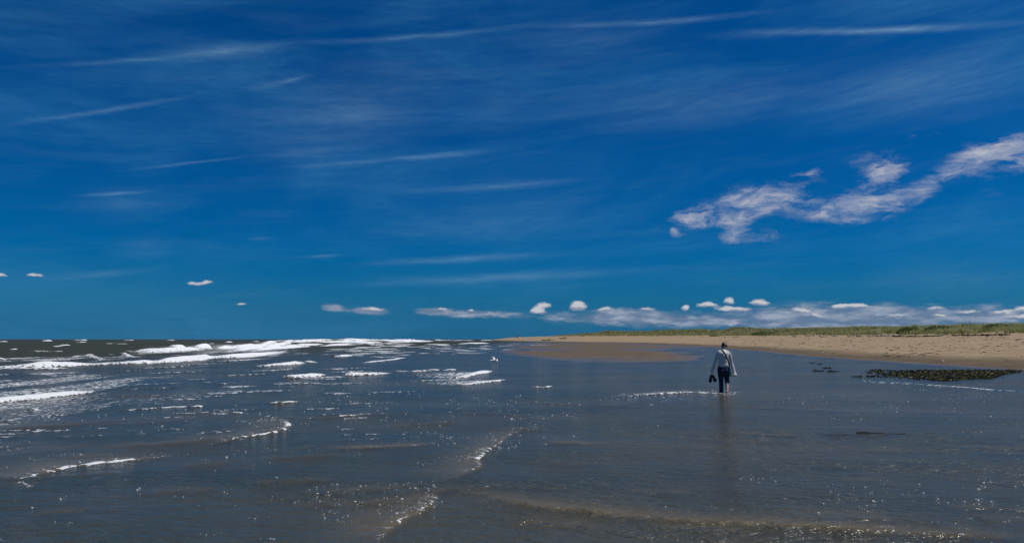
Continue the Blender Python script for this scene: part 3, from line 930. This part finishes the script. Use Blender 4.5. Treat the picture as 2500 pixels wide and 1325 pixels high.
x, y, z = sand_hit(1378, 826.5)
driftwood('driftwood_log', x, y, z, 24 / F * y, .3, .02, MAT_DARKWOOD, 'short dark log on the dry sand behind the far wet flats', None, 2, 94)
gx, gy = ground(2152, 1058)
driftwood('driftwood_log', gx, gy, -.040, .85, .042, -.03, MAT_DARKWOOD, 'black waterlogged branch lying awash in the shallow water', None, 0, 95)

# shells and small debris
MAT_SHELL = simple_mat('shell', (.75, .72, .66), .4, .1, 30)
for px, py in ((2009, 861), (2302, 882)):
    x, y, z = sand_hit(px, py)
    bm = bmesh.new(); ball(bm, (0, 0, .03), (.10, .07, .05), sub=2, jitter=.12)
    o = bm_obj('shell', bm, MAT_SHELL); o.location = (x, y, z)
    tag(o, 'single white shell on the damp sand ' + ('behind the seaweed bank' if px > 2200 else 'well away from the seaweed'), 'shell', 'shells on the damp sand')

def debris():
    g = np.random.default_rng(31); V, T = [], []
    n = 0
    while n < 1500:
        y = math.exp(g.uniform(math.log(45), math.log(260))); s = g.uniform(3, 34)
        x = float(shore_x(y)) + s
        if x > y * .9 + 6 or vnoise(x * .25, y * .12, 8) < .42 * g.random() + .25: continue
        z = sz(x, y); L_ = g.uniform(.06, .22) * (1 if g.random() < .85 else 2.5); w = g.uniform(.03, .07); a_ = g.uniform(-.7, .7)
        c, s_ = math.cos(a_), math.sin(a_); b = len(V); h = g.uniform(.03, .09)
        for (lx, ly, lz) in ((-1, 0, 0), (-.3, -1, 0), (.5, -.8, 0), (1, 0, 0), (.4, .9, 0), (-.4, .8, 0), (-.2, 0, 1), (.4, .1, .8)):
            V.append((x + (lx * L_ * c - ly * w * s_), y + (lx * L_ * s_ + ly * w * c), z - .015 + lz * h))
        T += [(b, b + 1, b + 6), (b + 1, b + 2, b + 6), (b + 2, b + 7, b + 6), (b + 2, b + 3, b + 7), (b + 3, b + 4, b + 7), (b + 4, b + 5, b + 7), (b + 5, b + 6, b + 7), (b + 5, b, b + 6)]
        n += 1
    return tri_mesh('beach_debris', V, T)
MAT_DEBRIS = simple_mat('debris', (.05, .038, .026), .9, .5, 3)
tag(link('beach_debris', debris(), MAT_DEBRIS, smooth=False), 'dark scattered bits of weed and twigs on the dry sand', 'debris', kind='stuff')

# ------------------------------------------------------------------ seaweed
def weed_material():
    m = Mat('seaweed')
    t = m.attr('tone')
    c = m.mix(m.rng(t, .3, .8), (.024, .026, .014), (.100, .098, .040))
    c = m.mix(m.rng(t, .80, .93), c, (.19, .17, .07))
    c = m.mix(m.rng(t, .975, .985), c, (.35, .33, .28))  # a few pale lumps: wet highlights put into the colour, and pale shells
    m.val(m.b.inputs['Base Color'], c)
    m.b.inputs['Roughness'].default_value = .75
    m.b.inputs['Specular IOR Level'].default_value = .12
    return m.m
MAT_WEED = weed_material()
ico = bmesh.new(); bmesh.ops.create_icosphere(ico, subdivisions=1, radius=1.0)
ICO_V = np.array([v.co[:] for v in ico.verts]); ico.verts.index_update()
ICO_T = np.array([[v.index for v in f.verts] for f in ico.faces]); ico.free()
def weed_lumps(P, size, seed, hscale=1.0):
    g = np.random.default_rng(seed); V, T, tn = [], [], []
    for (x, y, z), s in zip(P, size):
        k = len(V) * len(ICO_V)
        a_ = g.uniform(0, 6.28); c, si = math.cos(a_), math.sin(a_)
        v = ICO_V * (1 + .55 * (g.random((len(ICO_V), 1)) - .5)) * np.array([s * g.uniform(.7, 1.6), s * g.uniform(.6, 1.2), s * g.uniform(.35, .75) * hscale])
        v = np.stack([v[:, 0] * c - v[:, 1] * si, v[:, 0] * si + v[:, 1] * c, v[:, 2]], -1) + (x, y, z)
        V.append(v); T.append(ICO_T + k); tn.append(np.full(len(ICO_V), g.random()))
    return np.concatenate(V), np.concatenate(T), np.concatenate(tn)
def weed_obj(name, P, size, seed, parent=None, strands=2, hscale=1.0):
    V, T, tn = weed_lumps(P, size, seed, hscale)
    P = np.array(P)
    me_parts = [(V, T, tn, np.zeros(len(V)))]
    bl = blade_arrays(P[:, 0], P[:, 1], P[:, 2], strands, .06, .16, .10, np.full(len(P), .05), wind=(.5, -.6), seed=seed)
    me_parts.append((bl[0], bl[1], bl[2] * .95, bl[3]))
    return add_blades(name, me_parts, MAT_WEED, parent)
g = np.random.default_rng(51)
P, Sz = [], []
while len(P) < 2300:
    px, py = g.uniform(2112, 2490), g.uniform(903.5, 927)
    e = np.interp(px, [2085, 2130, 2200, 2330, 2420, 2450, 2490], [908, 913, 921, 927, 924, 914, 907]) + 5 * (vnoise(px / 14., 3.3, 2) - .5)
    if py > e: continue
    if px < 2230 and g.random() > (px - 2060) / 170 * .55: continue
    x, y = ground(px, py)
    z = max(sz(x, y), 0) + .015
    P.append((x, y, z)); Sz.append(g.uniform(.035, .085))
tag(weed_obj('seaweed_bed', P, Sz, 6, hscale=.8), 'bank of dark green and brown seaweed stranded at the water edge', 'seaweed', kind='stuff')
for i, (px, py, s) in enumerate([(1980, 886, .07), (2004, 889, .12), (2017, 898.5, .14), (1997, 905.5, .16), (2033, 907, .16), (2128, 919, .16), (2094, 919.5, .12), (2166, 920, .15), (2300, 929, .2), (2275, 927.5, .18), (2330, 928, .17), (2134, 904, .14), (2145, 903.5, .16), (2240, 926.5, .14)]):
    x, y = ground(px, py)
    s *= .62
    root = empty('seaweed_clump', (x, y, 0.0))
    n = 9
    Q = np.stack([g.normal(0, s * 1.4, n), g.normal(0, s, n), g.uniform(0, s * .4, n)], -1)
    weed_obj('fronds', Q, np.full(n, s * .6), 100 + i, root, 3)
    bm = bmesh.new(); ball(bm, (0, 0, .0), (s * .8, s * .6, s * .35), sub=1, jitter=.3); bm_obj('holdfast', bm, MAT_DARKWOOD, root)
    tag(root, 'small loose dark seaweed clump in the shallows around the big seaweed bank', 'seaweed', 'loose seaweed clumps')

# ------------------------------------------------------------------ gulls
MAT_WHITE = simple_mat('gull_white', (.80, .80, .78), .7, .05, 20)
MAT_GREY = simple_mat('gull_grey', (.20, .21, .23), .7, .1, 20)
MAT_BLACK = simple_mat('gull_black', (.02, .02, .022), .6, .2, 20)
MAT_BEAK = simple_mat('gull_beak', (.55, .38, .08), .5, .1, 20)
def gull(loc, rz, bank, label, wing_mat, raise_=.28, scale=1.0):
    root = empty('gull', loc); root.rotation_euler = (0, bank, rz); root.scale = (scale,) * 3
    bm = bmesh.new()
    tube(bm, [(0, -.2, .0), (0, -.08, 0), (0, .06, .0), (0, .15, .02), (0, .2, .04)], [.022, .06, .068, .048, .036], 12)
    ball(bm, (0, .235, .05), (.036, .046, .037))
    bm_obj('body', bm, MAT_WHITE, root)
    bm = bmesh.new(); tube(bm, [(0, .27, .046), (0, .30, .042), (0, .325, .034)], [.013, .011, .005], 8); bm_obj('beak', bm, MAT_BEAK, root)
    bm = bmesh.new(); loft(bm, [((0, -.18, 0), (.03, 0, 0), (0, 0, .012)), ((0, -.27, 0), (.055, 0, 0), (0, 0, .006)), ((0, -.32, 0), (.06, 0, 0), (0, 0, .003))], 10); bm_obj('tail', bm, MAT_WHITE, root)
    for s in (-1, 1):
        bm = bmesh.new()
        st = [(.03, .05, .02, .075), (.16, .09, .02 + raise_ * .35, .072), (.30, .08, .02 + raise_ * .55, .062), (.45, .02, .02 + raise_ * .45, .045), (.60, -.06, .02 + raise_ * .15, .018)]
        loft(bm, [((s * x, y, z), (0, c, 0), (0, 0, .011 * (1 - x))) for x, y, z, c in st], 10)
        w = bm_obj('wing', bm, wing_mat, root)
        bm = bmesh.new()
        loft(bm, [((s * .52, -.02, .02 + raise_ * .33), (0, .036, 0), (0, 0, .007)), ((s * .66, -.10, .02 + raise_ * .0), (0, .012, 0), (0, 0, .004))], 8)
        bm_obj('wing_tip', bm, MAT_BLACK, w)
    for s in (-1, 1):
        bm = bmesh.new(); ball(bm, (s * .03, .25, .058), (.006,) * 3, sub=1); bm_obj('eye', bm, MAT_BLACK, root)
    tag(root, label, 'gull')
gx, gy = ground(1206, 886)
gull((gx, gy, .22), R(-60), R(16), 'white gull skimming low over the water beside the surf', MAT_WHITE, .22)
p = at_depth(1265, 823, 100)
gull((p.x, p.y, p.z), R(70), R(-8), 'gull with dark wings flying low before the far end of the beach', MAT_BLACK, .30)

# ------------------------------------------------------------------ the wading person
PX, PY = ground(1768, 958)
DEEP = .07
def person():
    root = empty('person', (PX, PY, -DEEP))
    skin = simple_mat('skin', (.66, .44, .35), .55, .08, 12)
    knit = simple_mat('white_knit', (.60, .58, .56), .9, .10, 40, .004, .1)
    denim = simple_mat('navy_denim', (.020, .030, .065), .85, .35, 14, .002, .15)
    hairm = simple_mat('brown_hair', (.060, .036, .020), .45, .4, 30, .004, .4)
    # body: one continuous surface
    bm = bmesh.new()
    H = lambda z, x, y, a_, b_: ((x, y, z), (a_, 0, 0), (0, b_, 0))
    loft(bm, [H(.74, -.02, -.01, .10, .07), H(.80, -.02, -.01, .155, .10), H(.90, -.02, -.01, .155, .10), H(1.03, -.015, -.01, .13, .09), H(1.18, -.01, -.005, .15, .10), H(1.32, -.005, .0, .165, .10), H(1.41, 0, .015, .16, .08), H(1.45, .01, .035, .07, .055)], 18)
    tube(bm, [(.01, .03, 1.42), (.035, .075, 1.49), (.06, .11, 1.55)], [.056, .052, .056], 12)
    tilt = Matrix.Rotation(R(-34), 3, 'X')
    hc = Vector((.075, .135, 1.60))
    ball(bm, hc, (.074, .094, .110), tilt, 3)
    ball(bm, hc + tilt @ Vector((0, .035, -.065)), (.050, .055, .052), tilt, 2)      # jaw
    ball(bm, hc + tilt @ Vector((0, .098, -.022)), (.013, .018, .024), tilt, 2)      # nose
    ball(bm, hc + tilt @ Vector((0, .086, -.062)), (.022, .010, .010), tilt, 2)      # mouth
    for s in (-1, 1): ball(bm, hc + tilt @ Vector((s * .078, -.005, -.015)), (.010, .02, .030), tilt, 2)
    # arms and hands
    LS, LE, LW = Vector((-.155, 0, 1.395)), Vector((-.268, .01, 1.10)), Vector((-.372, .05, .79))
    RS, RE, RW = Vector((.16, 0, 1.395)), Vector((.260, .01, 1.08)), Vector((.335, .03, .80))
    for S_, E_, W_ in ((LS, LE, LW), (RS, RE, RW)):
        tube(bm, [S_, (S_ + E_) / 2, E_, (E_ * .55 + W_ * .45), W_], [.048, .040, .034, .032, .024], 10)
    # left hand closed on the shoes
    pl = LW + Vector((-.008, .004, -.06))
    tube(bm, [LW, pl + Vector((0, 0, .01)), pl + Vector((-.002, 0, -.04))], [.026, .034, .034], 10, .55, up=(1, 0, 0))
    for k, (dy, ln) in enumerate(((-.030, .9), (-.010, 1.05), (.010, 1.0), (.030, .8))):
        b = pl + Vector((-.006, dy, -.045))
        tube(bm, [b, b + Vector((-.006, 0, -.030 * ln)), b + Vector((.014, 0, -.050 * ln)), b + Vector((.034, 0, -.040 * ln))], [.0105, .010, .0092, .008], 8)
    b = pl + Vector((.012, -.034, .0))
    tube(bm, [b, b + Vector((.022, -.012, -.03)), b + Vector((.03, .002, -.06))], [.0125, .011, .009], 8)
    # right hand hanging, half inside the sleeve
    pr = RW + Vector((.004, .004, -.06))
    tube(bm, [RW, pr + Vector((0, 0, .01)), pr + Vector((0, 0, -.04))], [.026, .034, .034], 10, .55, up=(1, 0, 0))
    for dy, ln in ((-.030, .85), (-.010, 1.0), (.010, 1.05), (.030, .9)):
        b = pr + Vector((.0, dy, -.045))
        tube(bm, [b, b + Vector((0, 0, -.034 * ln)), b + Vector((-.010, 0, -.060 * ln)), b + Vector((-.022, 0, -.078 * ln))], [.0105, .010, .0092, .008], 8)
    b = pr + Vector((-.008, .036, .0))
    tube(bm, [b, b + Vector((-.012, .018, -.03)), b + Vector((-.014, .012, -.058))], [.0125, .011, .009], 8)
    # legs
    tube(bm, [(-.10, -.01, .84), (-.095, .0, .64), (-.08, .02, .48), (-.082, .015, .34), (-.085, .03, .12)], [.085, .076, .052, .054, .033], 12)
    tube(bm, [(.06, -.01, .84), (.085, .02, .64), (.115, .05, .48), (.10, -.015, .35), (.080, -.08, .22), (.064, -.12, .14)], [.085, .076, .054, .058, .046, .034], 12)
    tube(bm, [(-.085, .0, .05), (-.088, .08, .05), (-.092, .17, .03), (-.094, .22, .022)], [.036, .040, .040, .026], 10, .75)
    tube(bm, [(.062, -.15, .11), (.066, -.08, .075), (.072, .0, .03), (.076, .05, .022)], [.034, .038, .040, .026], 10, .8)
    body = bm_obj('body', bm, skin, root); remesh(body, .006, 4)
    for s in (-1, 1):
        bm = bmesh.new(); ball(bm, hc + tilt @ Vector((s * .03, .086, .006)), (.011, .008, .009), tilt, 1); bm_obj('eye', bm, MAT_BLACK, root)
    # hair: cropped bob following the bowed head
    bm = bmesh.new()
    k = bmesh.ops.create_icosphere(bm, subdivisions=4, radius=1.0)
    gone = []
    for v in k['verts']:
        c = v.co.copy()
        if c.y > .42 and c.z < .45 or c.z < -.62: gone.append(v); continue
        st = .05 * math.sin(c.x * 19 + 2.2 * math.sin(c.z * 6)) * (1 - abs(c.z)) + .05 * (random.random() - .5)
        f = 1.0 + st + .07 * max(0, -c.z)
        v.co = hc + tilt @ Vector((c.x * .094 * f, (c.y * .110 - .006) * f, c.z * .124 * f + .008))
    bmesh.ops.delete(bm, geom=gone, context='VERTS')
    hair = bm_obj('hair', bm, hairm, root)
    m = hair.modifiers.new('thick', 'SOLIDIFY'); m.thickness = .012; m.offset = -1
    # cardigan
    bm = bmesh.new()
    loft(bm, [H(.895, -.02, -.012, .160, .112), H(.93, -.02, -.012, .166, .116), H(1.02, -.016, -.012, .156, .112), H(1.15, -.012, -.014, .160, .116), H(1.27, -.006, -.020, .178, .128), H(1.36, 0, -.012, .192, .124), H(1.415, .004, .012, .184, .100), H(1.45, .010, .034, .135, .078), H(1.475, .016, .05, .072, .062), H(1.49, .02, .056, .064, .058)], 22)
    tube(bm, [(-.140, .0, 1.395), (-.200, 0, 1.30), (-.268, .01, 1.10), (-.328, .03, .92), (-.368, .05, .775)], [.064, .056, .047, .048, .054], 14)
    tube(bm, [(.145, 0, 1.395), (.208, 0, 1.29), (.260, .01, 1.08), (.302, .02, .90), (.330, .03, .76), (.336, .03, .665)], [.064, .056, .049, .056, .072, .090], 14)
    card = bm_obj('cardigan', bm, knit, root); remesh(card, .010, 3); crumple(card, .022, .09)
    for c, r_, nm in (((-.370, .05, .765), .061, 'cuff'), ((.337, .03, .655), .094, 'cuff')):
        bm = bmesh.new()
        loft(bm, [((c[0], c[1], c[2] + .03), (r_, 0, .01), (0, r_, 0)), ((c[0], c[1], c[2]), (r_ * 1.05, 0, .012), (0, r_ * 1.05, 0)), ((c[0] + .004, c[1], c[2] - .03), (r_ * 1.02, 0, .012), (0, r_ * 1.02, 0))], 16)
        bm_obj(nm, bm, simple_mat('cuff_knit', (.72, .70, .68), .9, .06, 50, .004, .1), card)
    # jeans, one leg rolled to the knee
    bm = bmesh.new()
    loft(bm, [H(.955, -.02, -.012, .160, .104), H(.88, -.022, -.014, .180, .120), H(.78, -.024, -.016, .190, .130), H(.70, -.022, -.012, .186, .122), H(.64, -.02, -.01, .150, .09)], 20)
    tube(bm, [(-.105, -.012, .80), (-.100, 0, .64), (-.085, .02, .48), (-.085, .025, .30), (-.088, .03, .05)], [.100, .094, .078, .070, .068], 14)
    tube(bm, [(.068, -.012, .80), (.088, .02, .64), (.114, .045, .50), (.113, .02, .42)], [.100, .094, .080, .077], 14)
    jeans = bm_obj('jeans', bm, denim, root); remesh(jeans, .009, 3); crumple(jeans, .014, .07)
    bm = bmesh.new(); tube(bm, [(.114, .035, .455), (.112, .012, .40)], [.083, .084], 14, dome=False); bm_obj('rolled_cuff', bm, simple_mat('denim_inside', (.07, .09, .14), .9, .2, 20), jeans)
    for dx in (-.10, .06):
        bm = bmesh.new(); loft(bm, [((dx, -.146, .74), (.05, 0, 0), (0, .008, 0)), ((dx, -.143, .81), (.054, 0, 0), (0, .008, 0)), ((dx, -.135, .84), (.054, 0, 0), (0, .008, 0))], 4); bm_obj('pocket', bm, denim, jeans)
    tag(root, 'person in white cardigan and navy jeans wading away barefoot with head bowed', 'person')

    # bag worn across the body
    bag = empty('shoulder_bag', (PX + .205, PY - .01, -DEEP + .62))
    bm = bmesh.new()
    loft(bm, [((0, 0, -.02), (.030, 0, 0), (0, .075, 0)), ((0, 0, .0), (.046, 0, 0), (0, .10, 0)), ((.004, 0, .10), (.052, 0, 0), (0, .115, 0)), ((-.004, 0, .24), (.040, 0, 0), (0, .105, 0)), ((-.010, 0, .33), (.020, 0, 0), (0, .085, 0)), ((-.012, 0, .35), (.012, 0, 0), (0, .08, 0))], 16)
    b = bm_obj('pouch', bm, simple_mat('pale_teal_cloth', (.22, .33, .36), .85, .2, 12, .003, .2), bag); crumple(b, .02, .06)
    V, Fc = [], []
    nseg = 26
    for i in range(nseg + 1):
        t = i / nseg
        z = 1.485 + (.95 - 1.485) * t; x = -.055 + (.19 + .055) * t
        hw = np.interp(z, [.93, 1.02, 1.15, 1.27, 1.36, 1.415, 1.45, 1.49], [.19, .182, .186, .206, .218, .206, .17, .10])
        hd = np.interp(z, [.93, 1.02, 1.15, 1.27, 1.36, 1.415, 1.45, 1.49], [.132, .130, .134, .142, .136, .112, .088, .066])
        yc = np.interp(z, [.93, 1.15, 1.27, 1.36, 1.415, 1.45, 1.49], [-.012, -.014, -.016, -.008, .012, .034, .056])
        y = yc - hd * math.sqrt(max(0, 1 - min(1, (x / hw)) ** 2)) - .006
        for k_, (dx, dz, dy) in enumerate(((-.017, -.008, 0), (.017, .008, 0), (.017, .008, -.006), (-.017, -.008, -.006))):
            V.append((x + dx - .205, y + dy + .01, z + dz - .62))
        if i:
            o_ = 4 * i
            for k_ in range(4): Fc.append((o_ - 4 + k_, o_ - 4 + (k_ + 1) % 4, o_ + (k_ + 1) % 4, o_ + k_))
    Fc += [(3, 2, 1, 0), tuple(4 * nseg + k_ for k_ in range(4))]
    link('strap', mesh_from('strap', V, Fc), simple_mat('black_strap', (.012, .012, .014), .7, .2, 20), bag, smooth=False)
    bm = bmesh.new()
    tube(bm, [(-.26, .05, .865), (-.20, .115, .80), (-.10, .14, .62), (-.015, .10, .42), (-.005, .05, .33)], [.014] * 5, 6, .35)
    bm_obj('strap', bm, MAT_BLACK, bag)
    tag(bag, 'pale teal bag hanging at the hip on a black shoulder strap', 'bag')

    # the pair of shoes carried in the left hand
    dark = simple_mat('black_shoe', (.012, .012, .016), .6, .3, 20)
    soles = simple_mat('shoe_sole', (.022, .022, .026), .75, .3, 25)
    for i, (x, z, ty, ry) in enumerate(((-.405, .640, .0, .16), (-.352, .645, .05, -.42))):
        root2 = empty('shoe', (PX + x, PY + .05 + ty * .6, -DEEP + z)); root2.rotation_euler = (R(6), ry, 0)
        prof = [(.0, .034, .006), (-.03, .042, .0), (-.09, .042, 0), (-.15, .055, 0), (-.20, .056, 0), (-.235, .042, 0), (-.25, .020, 0)]
        bm = bmesh.new()
        loft(bm, [((0, -.02, z_), (w, 0, 0), (0, .012, 0)) for z_, w, _ in prof], 12); bm_obj('sole', bm, soles, root2)
        bm = bmesh.new()
        loft(bm, [((0, .012 + .0 * k_, z_ * .97 - .004), (w * .92, 0, 0), (0, d, 0)) for k_, ((z_, w, _), d) in enumerate(zip(prof, (.035, .045, .042, .036, .030, .022, .010)))], 12)
        up_ = bm_obj('upper', bm, dark, root2)
        bm = bmesh.new(); tube(bm, [(-.034, .03, -.10), (0, .066, -.085), (.034, .03, -.10)], [.009] * 3, 6, .5); bm_obj('strap', bm, MAT_BLACK, up_)
        bm = bmesh.new(); tube(bm, [(-.02, .02, .0), (0, .03, .035), (.02, .02, .0)], [.008] * 3, 6); bm_obj('heel_loop', bm, MAT_BLACK, up_)
        tag(root2, ('black shoe held by the heel in the wading person\'s hand, sole outward', 'black shoe hanging askew under the wading person\'s hand, nearer the legs')[i], 'shoe')
person()
